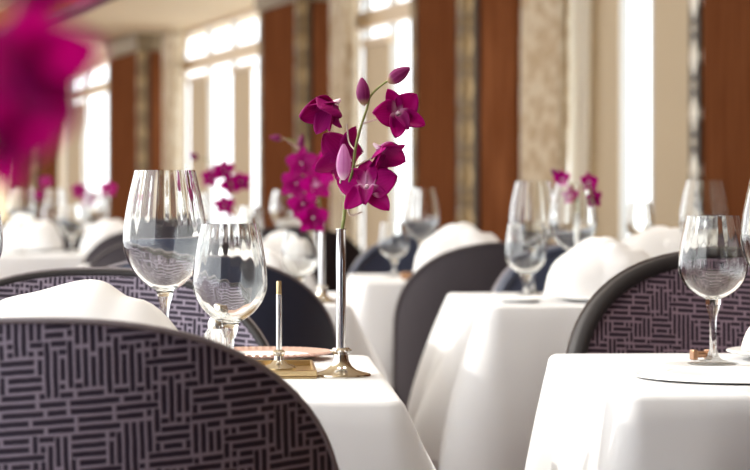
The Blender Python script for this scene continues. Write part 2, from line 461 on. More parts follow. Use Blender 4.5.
# ------------------------------------------------------------------ furniture
def table(name_label, fl, front_right, w, dep, rot, cloth_label, grp=None, drop=.3, fk=1.0):
    """fl: front corner (x,d): front-left unless front_right; rot in degrees"""
    r = radians(rot); ex = Vector((cos(r), sin(r), 0)); ey = Vector((-sin(r), cos(r), 0))
    c0_ = Vector((fl[0], fl[1], 0))
    c = c0_ + (ex*(-w/2) if front_right else ex*(w/2)) + ey*(dep/2)
    t_ = thing('dining_table', name_label, 'table', (c.x, c.y, 0), r, 'dining tables under white cloths')
    w2, d2 = w/2, dep/2
    m = MB(); m.box((-w2+.004, -d2+.004, TOP-.032), (w2-.004, d2-.004, TOP-.003)); m.build('tabletop', 'table_wood', t_, smooth=False, bevel=.004)
    for sx in (-1, 1):
        for sy in (-1, 1):
            m = MB(); x, y = sx*(w2-.07), sy*(d2-.07); m.box((x-.022, y-.022, 0), (x+.022, y+.022, TOP-.032)); m.build('leg', 'table_wood', t_, smooth=False, bevel=.004)
    # cloth
    N = 200; rc = .02
    out = []   # outline points with normals and corner weight
    per = []
    def side(cx, cy, a0):
        return [(cx+rc*cos(a0+k*pi/2/8), cy+rc*sin(a0+k*pi/2/8), a0+k*pi/2/8) for k in range(9)]
    corners = [(w2-rc, d2-rc, 0), (-w2+rc, d2-rc, pi/2), (-w2+rc, -d2+rc, pi), (w2-rc, -d2+rc, 1.5*pi)]
    for ci, (cx, cy, a0) in enumerate(corners):
        for q in side(cx, cy, a0): out.append((q[0], q[1], q[2], 1.0, 0.0))
        nx = corners[(ci+1) % 4]; a1 = a0+pi/2
        pA = (cx+rc*cos(a1), cy+rc*sin(a1)); pB = (nx[0]+rc*cos(a1), nx[1]+rc*sin(a1))
        L = sqrt((pB[0]-pA[0])**2+(pB[1]-pA[1])**2)
        for k in range(1, 40):
            f = k/40; dist = min(f, 1-f)*L
            out.append((pA[0]+(pB[0]-pA[0])*f, pA[1]+(pB[1]-pA[1])*f, a1, max(0, 1-dist/.2), dist))
    seed = random.random()*10
    rows = []
    def ring(off, z, rip=0, cfl=0, dropz=0):
        row = []
        for k, (x, y, a, cw, dist) in enumerate(out):
            s = k/len(out)*2*pi
            wv = sin(7*s+seed)+.6*sin(12*s+2*seed)+.4*sin(19*s+seed*3)
            cwv = cw**1.6
            o_ = off+rip*wv*(1-.7*cwv)+cfl*cwv - rip*2.2*math.exp(-((dist-.13)/.05)**2) + rip*1.6*math.exp(-((dist-.24)/.06)**2)
            row.append((x+cos(a)*o_, y+sin(a)*o_, z-dropz*cwv*cwv))
        return row
    for f in (.02, .4, .8, .97):
        rows.append([(x*f, y*f, TOP) for (x, y, a, cw, ds) in out])
    rows.append(ring(-.006, TOP)); rows.append(ring(-.001, TOP-.002)); rows.append(ring(.003, TOP-.007))
    for i in range(1, 17):
        q = i/16; 
        rows.append(ring(.003+.08*fk*(1-(1-q)**1.7)*(drop/.3), TOP-.007-drop*q, .024*q**1.2, (.03*fk)*sin(min(1, q*1.3)*pi/2), .13*q))
    m = MB(); m.grid(rows, True); o = len(m.v); m.f.append(tuple(range(len(out)))[::-1]); m.mi.append(0)
    cl = m.build('tablecloth', 'cloth', angle=0); cl.location = (c.x, c.y, .001); cl.rotation_euler = (0, 0, r)
    tag(cl, cloth_label, 'tablecloth', 'white tablecloths')
    return t_

T = {}
table('table under the white cloth carrying the near orchid vase', (.033, 2.76), True, .78, .80, 3, 'white tablecloth under the near orchid vase, behind the patterned chair in front', drop=.3)
table('table under the white cloth at the right edge with one sharp wine glass', (.2995, 2.84), False, .8, .75, 3, 'white tablecloth under the sharp wine glass at the right edge', fk=.5)
table('table under the cloth behind the navy chair, with a silver candle-like vase', (-.05, 5.16), True, .75, .72, 3, 'white tablecloth with an angular lit corner, right behind the near orchid vase')
table('table in the middle distance under the cloth with two big white napkins', (.25, 5.1), False, .85, .72, 6, 'white tablecloth hanging long in the middle, left of the right patterned chair', drop=.34)
table('small looking far table left of the dark mauve chair', (-.03, 6.5), False, .78, .72, 4, 'white tablecloth far in the middle, left of the dark mauve chair')
table('far table under a cloth, behind the left side of the near vase', (-.2, 7.5), True, .75, .72, 4, 'far white tablecloth under the second most distant orchid', drop=.28)
table('far table at the left, behind the large wine glass', (-.82, 9.4), True, .9, .8, 6, 'far white tablecloth left of the large wine glass', drop=.28)
table('far table in the centre, beyond the blurred second orchid', (.22, 9.9), True, .8, .75, 6, 'far white tablecloth behind the blurred second orchid', drop=.28)
table('most distant table at the left by the bright windows', (-1.55, 12.6), True, 1.0, .8, 8, 'most distant white tablecloth at the left by the windows', drop=.28)
table('far table right of the middle, behind the two big napkins', (.92, 7.7), False, .8, .75, 6, 'white tablecloth behind the two big napkins in the middle', drop=.28)
table('table closest to the viewer, outside the left edge, under the blurred blossom', (-.06, .5), True, .6, .6, 3, 'white tablecloth closest to the viewer under the blurred blossom', drop=.25)

# chairs: local +y is where the sitter looks; origin on the floor below the middle of the backrest
def make_chair(label, inner, outer, rim, piping, w=.305, rr=.0125, ins=.024):
    root = thing('upholstered_chair', label, 'chair', (0, 0, 0), 0, 'upholstered chairs at the tables')
    zs, H, z0 = .62, .245, .40; n_ = 2.5
    def ztop(x): return zs+H*max(0, 1-abs(x/w)**n_)**(1/n_)
    def yb(x, z): return .15*abs(x/w)**2.2 - .05*(z-.45)/.4
    NXX, NZ = 44, 20
    def side(off, inset, flip):
        rows, uvs = [], []
        for i in range(NXX+1):
            tt = -1+2*i/NXX; x = w*sin(tt*pi/2)
            x_ = x*(1-inset/w); zt = ztop(x)-inset*(.3+.7*(1-abs(tt)))
            row, q = [], []
            for j in range(NZ+1):
                z = z0+(zt-z0)*j/NZ
                puff = (1-abs(tt)**4)*(1-(j/NZ)**6)
                row.append((x_, yb(x_, z)+off*(.75+.25*puff), z)); q.append((x_*1.15+1.0, z))
            rows.append(row); uvs.append(q)
        return rows, uvs
    # outer shell
    m = MB(); fr, fu = side(.024, .0, 0); br, bu = side(-.026, .0, 1)
    m.grid(br, uvs=bu, mi=0)
    m.grid(fr, uvs=fu, mi=1)
    edge_b = [br[0][j] for j in range(NZ+1)]+[br[i][NZ] for i in range(1, NXX)]+[br[NXX][j] for j in range(NZ, -1, -1)]
    edge_f = [fr[0][j] for j in range(NZ+1)]+[fr[i][NZ] for i in range(1, NXX)]+[fr[NXX][j] for j in range(NZ, -1, -1)]
    m.grid([edge_b, edge_f], mi=1)
    m.grid([[br[i][0] for i in range(NXX+1)], [fr[i][0] for i in range(NXX+1)]], mi=1)
    m.build('backrest', [outer, rim], root, angle=50)
    # padded inner panel
    m = MB(); pr, pu = side(.034, ins, 0); m.grid(pr, uvs=pu); 
    pe, _ = side(.018, ins-.004, 0)
    e1 = [pr[0][j] for j in range(NZ+1)]+[pr[i][NZ] for i in range(1, NXX)]+[pr[NXX][j] for j in range(NZ, -1, -1)]
    e2 = [pe[0][j] for j in range(NZ+1)]+[pe[i][NZ] for i in range(1, NXX)]+[pe[NXX][j] for j in range(NZ, -1, -1)]
    m.grid([e1, e2]); m.build('inner_panel', inner, root, angle=0)
    # rolled rim in front, thin piping behind
    rp = [Vector(p)+Vector((0, .002, 0)) for p in edge_f]
    cx = Vector((0, 0, .55))
    rp = [p+((Vector((0, p.y, .55))-p).normalized())*rr*.9 for p in rp]
    MB().tube(rp, rr, 10).build('rim', rim, root, angle=0)
    MB().tube([Vector(p)+Vector((0, -.001, 0)) for p in edge_b], .0032, 8).build('piping', piping, root, angle=0)
    # seat and legs
    m = MB()
    rows = []
    for (zz, s) in ((.36, .9), (.365, .985), (.385, 1.0), (.425, 1.0), (.44, .97), (.446, .85), (.447, .4), (.447, .02)):
        row = []
        for k in range(48):
            a = 2*pi*k/48; ca, sa = cos(a), sin(a)
            row.append((s*.255*math.copysign(abs(ca)**.45, ca), .245+s*.225*math.copysign(abs(sa)**.5, sa), zz))
        rows.append(row)
    m.grid(rows, True); m.f.append(tuple(range(48))[::-1]); m.mi.append(0)
    m.build('seat', outer if outer != 'fabric' else rim, root, angle=50)
    for sx in (-1, 1):
        for y in (.06, .42):
            m = MB(); m.tube([(sx*.2, y, .36), (sx*.215, y+(.02 if y > .2 else -.02), 0)], lambda s: .021-.007*s, 10); m.build('leg', 'leg', root)
    return root

def put(o, px, d, rz=0): o.location = (xat(px, d), d, 0); o.rotation_euler = (0, 0, rz)
P180 = pi
ch1 = make_chair('patterned upholstered chair closest to the viewer, its back cut off bottom left', 'fabric', 'fabric', 'rim', 'piping', .312, .006, .011)
put(ch1, 37, 2.43, radians(2)); ch1.location.z = 0
ch2 = dup(ch1, (xat(92, 3.92), 3.92, 0), P180+radians(2), 'patterned upholstered chair beyond the large wine glass, facing the viewer')
ch3 = make_chair('plum patterned chair with thick dark rim behind the right wine glass', 'fabric_plum', 'mauve', 'rim', 'piping_brown', .308)
put(ch3, 746, 4.0, P180+radians(4)); ch3.scale = (1.05, 1, 1.035)
ch4 = make_chair('glossy navy velvet chair left of the near orchid vase', 'fabric', 'navy', 'navy', 'piping', .302)
put(ch4, 190, 4.8, radians(3))
ch5 = make_chair('dark mauve velvet chair with white napkin above it, middle of the photo', 'fabric_plum', 'mauve', 'mauve', 'piping_brown', .305)
put(ch5, 514, 6.28, radians(4))
ch6 = make_chair('navy chair with pale piping behind the blurred wine glasses in the middle', 'navy', 'navy', 'navy', 'piping', .302)
put(ch6, 598, 6.06, P180+radians(5))
far = [(.2, 7.78, P180, ch6, 'dark chair at the far side of the table behind the near vase'),
       (-.585, 7.12, .05, ch5, 'dark chair seen from behind under the third orchid'),
       (xat(160, 8.9), 8.9, .08, ch5, 'dark chair left of the large wine glass, before a far table'),
       (xat(36, 11.9), 11.9, .1, ch5, 'dark chair before the most distant table'),
       (-.32, 9.3, .06, ch5, 'dark chair behind the blurred second orchid'),
       (-.6, 8.55, P180, ch5, 'dark chair beyond the table of the third orchid'),
       (1.3, 8.85, P180, ch5, 'dark chair beyond the napkins, right of the middle')]
for (x, y, rz, src, lab) in far: dup(src, (x, y, 0), rz, lab)

# ------------------------------------------------------------------ tableware
def wine_glass(label, Hh, bowl_r, rim_r, bowl_h, stem_r=.0042, foot_r=.037, optic=0.0, cat='wine glass', grp='glasses on the tables', zmax=.36):
    root = thing('wine_glass', label, cat, (0, 0, 0), 0, grp)
    zb = Hh-bowl_h; th = .0011
    def rb(t_):    # bowl radius for t_ 0 (bottom) .. 1 (rim)
        if t_ < zmax: return bowl_r*max(0, 1-((zmax-t_)/zmax)**1.9)**.62
        k = (t_-zmax)/(1-zmax); return bowl_r+(rim_r-bowl_r)*(k*k*(1.55-.55*k))
    prof = [(.0005, .0), (foot_r*.9, 0), (foot_r, .0012), (foot_r, .002), (foot_r*.7, .0035), (foot_r*.35, .0065), (stem_r*1.7, .012), (stem_r*1.05, .022), (stem_r*.95, zb*.5), (stem_r*1.15, zb*.75), (stem_r*1.55, zb-.016), (stem_r*2.2, zb-.0058)]
    m = MB()
    prof2 = [p for p in prof]
    m1 = MB(); m1.lathe(prof2+[(stem_r*2.2, zb-.0055), (.0004, zb-.0054)], 32); m1.build('stem', 'glass_stem', root, angle=60)
    outer = [(.0004, zb-.0053), (stem_r*2.2, zb-.0052)]
    for i in range(1, 25):
        t_ = (i/24); t2 = t_**1.25
        r = rb(t2)
        if r < stem_r*(2.3+3*t2): r = stem_r*(2.3+3*t2)
        outer.append((r, zb+bowl_h*t2, 0.0))
    inner = []
    for i in range(24, 0, -1):
        t2 = (i/24)**1.25
        z = zb+.0035+(bowl_h-.0035)*t2
        k = 1.0 if .12 < t2 < .97 else 0.0
        inner.append((max(.0015, rb(t2)-th-(.0012*(1-t2)**3)), z if i < 24 else zb+bowl_h, k))
    inner.append((.0006, zb+.0037, 0.0))
    m.lathe(outer+inner, 72, (lambda a: -optic*(.5+.5*sin(a*18+.8*sin(3*a)))) if optic else None)
    m.build('bowl', 'glass', root, angle=60)
    return root
def setg(o, px, d, z=TOP+.001): o.location = (xat(px, d), d, z); return o
g_big = setg(wine_glass('largest clear wine glass, left of the small one before the patterned chair', .270, .056, .0405, .163, .0045, .042, .00015, zmax=.42), 165, 3.2)
g_small = setg(wine_glass('clear wine glass overlapping the largest one, left of the silver sticks', .2005, .0475, .0365, .128, .0048, .036, .00015, zmax=.40), 230, 3.05)
g_right = setg(wine_glass('sharp clear wine glass on the right table before the plum patterned chair', .208, .0485, .0375, .119, .0048, .036, .0002, zmax=.38), 713, 3.36)
dup(g_big, (.557, 3.285, TOP+.001), .3, 'tall wine glass cut by the right edge of the photo')
dup(g_big, (xat(-40, 3.15), 3.15, TOP+.001), .9, 'wine glass cut by the left edge of the photo')
g_gob = setg(wine_glass('blurred footed water goblet on the middle table, front one of its group', .172, .0475, .0405, .118, .006, .036, 0), 526, 5.5)
blur = [(g_big, 533, 5.68, 'blurred tall glass directly behind the water goblet in the middle', 1.0),
        (g_big, 573, 5.5, 'blurred wide wine glass before the pink orchid, middle right', .98),
        (g_big, 704, 5.45, 'blurred tall wine glass before the carved strip at the right', 1.0),
        (g_gob, 394, 6.95, 'blurred low glass on the far middle table, left one of two', .92),
        (g_big, 421, 7.03, 'blurred wine glass on the far middle table, right one of two', .95),
        (g_gob, 72, 9.75, 'blurred wide goblet at the left, above the patterned chair', 1.15),
        (g_big, 96, 9.9, 'blurred wine glass right of the wide goblet at the left', .95),
        (g_big, 22, 9.7, 'blurred wine glass under the tip of the blurred blossom', 1.0),
        (g_big, 283, 9.95, 'blurred wine glass behind the silver sticks, left of the second orchid', .95),
        (g_gob, 250, 9.9, 'blurred goblet right above the small wine glass', 1.1),
        (g_gob, 300, 5.45, 'blurred goblet beside the silver vase of the second orchid', .9),
        (g_gob, 246, 7.7, 'blurred goblet near the third orchid', 1.0),
        (g_big, 196, 7.85, 'blurred glass seen through the largest wine glass', .9),
        (g_big, 55, 12.9, 'blurred glass on the most distant table', 1.0),
        (g_big, 640, 7.95, 'blurred glass behind the big napkins', .8)]
for (src, px, d, lab, sc) in blur: dup(src, (xat(px, d), d, TOP+.001), .2, lab, scale=sc)

# plates
def plate(label, x, d, r, mat='china', rim_mat=None, rib=0, h=.016, name='plate', grp='plates on the tables'):
    root = thing(name, label, 'plate', (x, d, TOP+.0012), 0, grp)
    m = MB(); f = (lambda a: rib*sin(a*56)) if rib else None
    inner = r*.68
    m.lathe([(.001, .0), (inner*.85, 0), (inner, .003), (inner*1.02, .0065), (inner*.98, .0075), (inner*.9, .005), (.001, .0048)], 72)
    m.build('well', mat, root, angle=50)
    m = MB(); m.lathe([(inner*1.0, .004), (r*.9, h*.7, .5), (r*.985, h*.9, 1), (r, h, 1), (r*.985, h+.0022, 1), (r*.9, h*.82, .5), (inner*1.01, .0072)], 448 if rib else 96, f)
    m.f = m.f[:-2]; m.mi = m.mi[:-2]
    m.build('plate_rim', rim_mat or mat, root, angle=60)
    return root
plate('white china plate at the front of the right table', xat(738, 3.115), 3.115, .135, h=.003)
plate('small china plate carrying the blush napkin at the right edge', .605, 3.46, .098, h=.012)
plate('plate with a ribbed copper rim behind the silver stick', xat(264, 3.465), 3.465, .098, 'china', 'copper', .0022, .010)
plate('white plate under the folded napkin in the bottom left', xat(62, 2.98), 2.98, .125, h=.012)
pl = plate('white plate under the front big napkin on the middle table', .51, 5.33, .12, h=.012)
plate('small bread plate before the blurred goblet on the middle table', .319, 5.28, .06, h=.010)
for (x, d, lab) in ((.68, 5.62, 'white plate under the right big napkin on the middle table'), (xat(462, 6.78), 6.78, 'white plate under the napkin above the dark mauve chair'),
                    (xat(112, 9.62), 9.62, 'white plate under the napkin left of the largest wine glass'), (xat(288, 7.82), 7.82, 'white plate under the far napkin behind the small glass'),
                    (xat(300, 10.15), 10.15, 'white plate under the most distant middle napkin'), (xat(30, 9.95), 9.95, 'white plate under the napkin below the blurred blossom'), (xat(250, 5.55), 5.55, 'white plate under the napkin behind the navy chair')):
    dup(pl, (x, d, TOP+.0012), 0, lab)

# napkins: a folded mound with an overlapping leaf
def napkin_mesh(a, b, h, seed, two=True):
    m = MB()
    wr = .045 if two else .012
    def leaf(a, b, h, ox, oy, rot, off, crease):
        rows = []
        for i in range(29):
            u = -1+2*i/28; row = []
            for j in range(17):
                v = -1+2*j/16
                wb = b*sqrt(max(0, 1-abs(u)**2.6))*1.0+.004
                prof = (1-abs(u)**2.9)**.66*(1-abs(v)**2.3)**.72
                fold = 1+.05*sin(u*5+seed+off)*(1-v*v)+wr*(sin(7*u+4*v+seed*3)+.7*sin(11*v-5*u+seed*5))+crease*math.exp(-((u-.42-.12*v)/.13)**2)
                x, y, z = a*u, wb*v, h*prof*fold+.002
                c, s = cos(rot), sin(rot)
                row.append((ox+x*c-y*s, oy+x*s+y*c, z+off*.0))
            rows.append(row)
        o = len(m.v); m.grid(rows)
        # closed underside
        low = [[(p[0], p[1], .0) for p in r] for r in (rows[0], rows[-1])]
        base = [[(p[0]*.97+ox*.03, p[1]*.97, .0004) for p in r] for r in rows]
        o2 = len(m.v); m.grid([list(reversed(r)) for r in base])
        nr, nc = 29, 17
        ring1 = [(0, j) for j in range(nc)]+[(i, nc-1) for i in range(1, nr)]+[(nr-1, j) for j in range(nc-2, -1, -1)]+[(i, 0) for i in range(nr-2, 0, -1)]
        n = len(ring1)
        for k in range(n):
            i0, j0 = ring1[k]; i1, j1 = ring1[(k+1) % n]
            m.f.append((o+i0*nc+j0, o+i1*nc+j1, o2+i1*nc+(nc-1-j1), o2+i0*nc+(nc-1-j0))); m.mi.append(0)
    leaf(a, b, h, 0, 0, 0, 0, -.10)
    if two: leaf(a*.70, b*.7, h*.90, a*.22, -b*.34, -.18, 1.3, 0.04)
    return m
def napkin(label, x, d, a, b, h, rz, seed, z=TOP+.013, mat='napkin', two=True):
    o = napkin_mesh(a, b, h, seed, two).build('folded_napkin', mat, angle=60)
    o.location = (x, d, z); o.rotation_euler = (0, 0, rz)
    return tag(o, label, 'napkin', 'folded napkins on the tables')
napkin('smooth white folded napkin in the bottom left, behind the nearest chair', xat(74, 2.98), 2.98, .15, .11, .112, .05, .3, two=False)
napkin('blush napkin on a small plate at the right edge', .61, 3.46, .082, .06, .062, .2, 2.0, mat='napkin_pink')
napkin('big white napkin left of its pair on the middle table', .51, 5.33, .135, .10, .122, -.1, 1.0)
napkin('big white napkin right of its pair, above the right patterned chair', .68, 5.62, .16, .1, .14, .15, 2.2)
napkin('white napkin peeking above the dark mauve chair', xat(462, 6.78), 6.78, .14, .1, .135, 0, .9)
napkin('white napkin left of the largest wine glass', xat(112, 9.62), 9.62, .13, .1, .12, .2, 1.7)
napkin('blurred white napkin behind the small wine glass', xat(288, 7.82), 7.82, .12, .09, .1, .1, 2.9)
napkin('most distant white napkin in the centre', xat(300, 10.15), 10.15, .14, .1, .12, .1, .2)
napkin('white napkin below the blurred magenta blossom', xat(30, 9.95), 9.95, .14, .1, .13, 0, 3.3)
napkin('white napkin behind the glossy navy chair', xat(250, 5.55), 5.55, .12, .09, .1, -.2, 4.0)

# small objects on the near tables
m = MB()
tray = thing('gold_tray', 'small flat gold tray under the thin silver candlestick', 'tray', (xat(284, 3.19), 3.19, TOP+.001), radians(3))
MB().box((-.041, -.10, 0), (.041, .10, .0035)).build('tray_base', 'gold', tray, smooth=False, bevel=.0015)
m = MB()
for lo, hi in (((-.041, -.10, .0035), (.041, -.096, .011)), ((-.041, .096, .0035), (.041, .10, .011)), ((-.041, -.096, .0035), (-.037, .096, .011)), ((.037, -.096, .0035), (.041, .096, .011))): m.box(lo, hi)
m.build('tray_lip', 'gold', tray, smooth=False, bevel=.001)
cs = thing('candlestick', 'thin silver candlestick with a gold tip left of the near vase', 'candlestick', (xat(279, 3.22), 3.22, TOP+.0046))
MB().lathe([(.001, 0), (.023, 0), (.0235, .002), (.021, .004), (.012, .007), (.007, .012), (.0065, .018), (.0085, .02), (.0085, .023), (.005, .026), (.0005, .0262)], 40).build('base', 'antique', cs)
MB().lathe([(.001, .0258), (.0038, .0258), (.0038, .100), (.0005, .1002)], 24).build('shaft', 'silver', cs)
MB().lathe([(.0035, .0995), (.0035, .116), (.003, .118), (.0005, .1182)], 24).build('tip', 'gold', cs)
sh = thing('glass_shaker', 'small ribbed glass shaker behind the stem of the small wine glass', 'shaker', (xat(217, 3.22), 3.22, TOP+.001))
MB().lathe([(.001, 0), (.0155, 0), (.0165, .002, 1), (.0165, .05, 1), (.012, .058), (.001, .0585)], 96, lambda a: .0012*sin(a*16)).build('body', 'glass', sh)
MB().lathe([(.0125, .058), (.0125, .066), (.009, .072), (.0005, .073)], 32).build('cap', 'antique', sh)
kr = thing('knife_rest', 'little bronze knife rest left of the right glass stem', 'knife rest', (xat(701, 3.45), 3.45, TOP+.001), .25)
for sx in (-1, 1):
    MB().box((sx*.011-.004, -.008, 0), (sx*.011+.004, .008, .015)).build('end_block', 'bronze', kr, smooth=False, bevel=.002)
MB().tube([(-.012, 0, .008), (.012, 0, .008)], .0048, 12).build('bar', 'bronze', kr)
ob = MB().lathe([(.001, 0), (.013, 0), (.022, .008), (.024, .014), (.02, .02), (.001, .023)], 32).build('bread_roll', 'bronze')
ob.location = (xat(408, 6.7), 6.7, TOP+.001); tag(ob, 'small orange-brown bread roll on the far middle table', 'bread roll')

# vase
def vase(label, loc, s=1.0, grp='silver bud vases'):
    root = thing('bud_vase', label, 'vase', loc, 0, grp)
    MB().lathe([(.001, 0), (.0385, 0), (.0395, .0015), (.0385, .0035), (.03, .0055), (.0205, .0085), (.014, .0135), (.0105, .020), (.009, .030), (.0005, .0302)], 64, None).build('base', 'antique', root, angle=50)
    m = MB(); m.lathe([(.0005, .0295), (.0105, .0295), (.013, .0335), (.0105, .0375), (.0005, .038)], 40)
    for k in range(12):
        a = 2*pi*k/12; m.lathe([(.0003, -.0022), (.0018, -.0012), (.0022, 0), (.0018, .0012), (.0003, .0022)], 8, c=(.0122*cos(a), .0122*sin(a), .0335))
    m.build('collar', 'silver', root)
    m = MB(); m.lathe([(.0005, .037), (.0066, .037), (.0066, .06), (.0064, .150), (.0064, .190), (.0069, .1915), (.0069, .193), (.0052, .193), (.0048, .188), (.0048, .045), (.0005, .045)], 40)
    m.build('tube', 'silver', root)
    return root
v1 = vase('sharp silver bud vase holding the near orchid', (xat(341, 3.137), 3.137, TOP+.001))
vs2 = [(322, 5.3, 'blurred silver bud vase of the second orchid'), (228, 7.62, 'far silver bud vase of the third orchid'), (578, 5.72, 'silver bud vase hidden behind the big napkins'),
       (88, 10.05, 'far silver bud vase left of the largest wine glass'), (44, 12.95, 'most distant silver bud vase'), (186, 9.75, 'silver bud vase seen through the largest wine glass')]
for (px, d, lab) in vs2[:5]: dup(v1, (xat(px, d), d, TOP+.001), 0, lab)
v0 = dup(v1, (-.2, .84, TOP+.001), 0, 'silver bud vase of the blurred blossom, beyond the left edge')

# ------------------------------------------------------------------ orchids
def petal_grid(L, W, kind, bend=.0, cup=.25, wav=.0, nu=12, nv=8):
    rows, uvs = [], []
    for i in range(nu+1):
        t_ = i/nu
        if kind == 'round': w = W*(sin(pi*min(1, .06+.94*t_**.72)))**.62 if t_ < 1 else W*.05
        elif kind == 'sepal': w = W*(sin(pi*(.12+.88*t_**.95)))**.6*(1-.1*t_) if t_ < 1 else W*.03
        else: w = W*(.35+.65*sin(pi*min(1, t_*.9+.1)))*(1 if t_ < .95 else .6)
        row, q = [], []
        for j in range(nv+1):
            v = -1+2*j/nv
            z = bend*L*t_*t_ + cup*w*v*v + wav*L*.5*sin(v*5+t_*6)*t_*abs(v)
            row.append(Vector((w*v, L*t_, z))); q.append((j/nv, t_))
        rows.append(row); uvs.append(q)
    return rows, uvs
def tf_rows(rows, Mx): return [[Mx @ p for p in r] for r in rows]
TEP = [('sepal', 90, .95, .34), ('round', 22, 1.0, .50), ('round', 158, 1.0, .50), ('sepal', 230, 1.0, .36), ('sepal', 310, 1.0, .36)]
def flower_pieces(R, openness, rnd, bend=-.12):
    """yields (name, rows, uvs) around origin; blossom looks along local +Z; R tepal length, openness 0 flat .. 90 closed"""
    out = []
    for k, (kind, ang, ls, ws) in enumerate(TEP):
        L = R*ls*(1+rnd.uniform(-.06, .06)); W = R*ws*(1+rnd.uniform(-.08, .08))
        rows, uvs = petal_grid(L, W, kind, bend+rnd.uniform(-.08, .08), .22 if kind == 'round' else .3, .12 if kind == 'round' else .05)
        Mx = Matrix.Rotation(radians(ang-90+rnd.uniform(-5, 5)), 4, 'Z') @ Matrix.Rotation(radians(openness+rnd.uniform(-6, 8)), 4, 'X') @ Matrix.Translation((0, R*.05, .0006*k))
        out.append(('petal' if kind == 'round' else 'sepal', tf_rows(rows, Mx), uvs))
    rows, uvs = petal_grid(R*.62, R*.26, 'lip', -.5, .75, .12)
    Mx = Matrix.Rotation(radians(180), 4, 'Z') @ Matrix.Rotation(radians(48), 4, 'X') @ Matrix.Translation((0, R*.05, R*.03))
    out.append(('lip', tf_rows(rows, Mx), uvs))
    return out
def orient(face, roll=0):
    z = Vector(face).normalized(); up = Vector((0, 0, 1))
    if abs(z.dot(up)) > .98: up = Vector((0, 1, 0))
    x = up.cross(z).normalized(); y = z.cross(x)
    return Matrix((x, y, z)).transposed().to_4x4() @ Matrix.Rotation(radians(roll), 4, 'Z')
def add_flower(root, c, face, R, openness=12, roll=0, mat='petal', seed=0, detailed=True, bend=-.12, label=None, lip='lip', corem='column_white'):
    rnd = random.Random(seed); Mx = Matrix.Translation(c) @ orient(face, roll)
    core = MB()
    core.tube([Mx @ Vector(p) for p in ((0, -R*.03, -R*.22), (0, -R*.02, -R*.08), (0, R*.0, 0), (0, R*.03, R*.13), (0, R*.0, R*.2))], lambda s: R*(.035+.06*sin(pi*min(1, s+.05))), 10)
    pcs = flower_pieces(R, openness, rnd, bend)
    if detailed:
        fl = core.build('blossom', corem, root)
        for nm, rows, uvs in pcs:
            MB().grid(tf_rows(rows, Mx), uvs=uvs).build(nm, lip if nm == 'lip' else mat, fl, solid=.0007, subdiv=0, angle=0)
    else:
        core.mi = [1]*len(core.mi)
        for nm, rows, uvs in pcs: core.grid(tf_rows(rows, Mx), uvs=uvs, mi=0)
        fl = core.build('blossom', [mat, corem], root, angle=0)
    if label: fl['label'] = label
    return fl
def add_bud(root, c, dirv, L, r, name='bud', mat='bud'):
    dz = Vector(dirv).normalized(); Mx = Matrix.Translation(c) @ dz.to_track_quat('Z', 'Y').to_matrix().to_4x4()
    rows, uvs = [], []
    for i in range(13):
        t_ = i/12; rr = r*(sin(pi*(.04+.94*t_**.85)))**.75+.0003
        rows.append([Mx @ Vector((rr*cos(2*pi*j/16)*(1+.06*cos(6*pi*j/16)), rr*sin(2*pi*j/16), L*t_+.12*L*0)) for j in range(16)]); uvs.append([(j/16, t_) for j in range(16)])
    m = MB(); m.grid(rows, True, uvs=uvs); return m.build(name, mat, root, angle=0)
def smooth_path(pts, n=6):
    pts = [Vector(p) for p in pts]; out = []
    for i in range(len(pts)-1):
        p0, p1, p2, p3 = pts[max(0, i-1)], pts[i], pts[i+1], pts[min(len(pts)-1, i+2)]
        for k in range(n):
            t_ = k/n; out.append(.5*((2*p1)+(p2-p0)*t_+(2*p0-5*p1+4*p2-p3)*t_**2+(3*p1-p0-3*p2+p3)*t_**3))
    out.append(pts[-1]); return out

D1 = 3.137
org = Vector((xat(341, D1), D1, TOP+.10))
sp1 = thing('orchid_spray', 'sharp magenta orchid spray standing in the near silver vase', 'orchid', org, 0, 'orchid sprays in bud vases')
def q(px, py, dd=0): return at(px, py, D1+dd)-org
stem_pts = [(0, 0, 0), q(342, 235), q(344, 218), q(346.5, 193), q(353, 169), q(355.5, 148), q(360.5, 128), q(367, 108), q(370, 97), q(378, 88), q(389, 80)]
MB().tube(smooth_path(stem_pts), lambda s: .0026-.0014*s, 10).build('stem', 'stem', sp1)
def ped(a, b, c, mat='pedicel'):
    MB().tube(smooth_path([a, b, c], 5), .0011, 8).build('pedicel', mat, sp1)
ped(q(362, 124), q(371, 121), q(386, 117, .012)); ped(q(355, 150), q(349, 142, .01), q(347, 124, .01)); ped(q(347, 192), q(353, 196, .01), q(362, 192, .012))
ped(q(353, 168), q(362, 163, .005), q(373, 157, .008)); ped(q(346, 196), q(340, 190), q(341, 176)); ped(q(347, 200), q(350, 215, -.004), q(362, 212, .004))
add_flower(sp1, q(397, 114), (.35, -.9, .1), .037, 18, 25, seed=3)
add_flower(sp1, q(367, 188, -.005), (-.1, -.92, .28), .041, 10, 0, seed=8)
add_flower(sp1, q(335, 103), (-.5, -.55, -.5), .046, 48, 14, 'petal_deep', seed=5, bend=.12)
add_flower(sp1, q(378, 147), (.55, -.5, -.6), .039, 46, -25, seed=11)
add_flower(sp1, q(347, 158, .012), (-.5, .6, .25), .042, 26, 20, 'petal_deep', seed=6)
add_bud(sp1, q(343, 180, -.016), (.02, -.1, 1), .047, .0095, 'pale_bud', 'petal_pale')['label'] = 'pale pink half open bud'
add_bud(sp1, q(364, 105), (-.08, 0, 1), .036, .0088)
add_bud(sp1, q(388, 82), (.85, -.1, .55), .034, .009)
MB().tube(smooth_path([q(369, 98), q(366, 103), q(364, 106)], 4), .0009, 8).build('pedicel', 'pedicel', sp1)

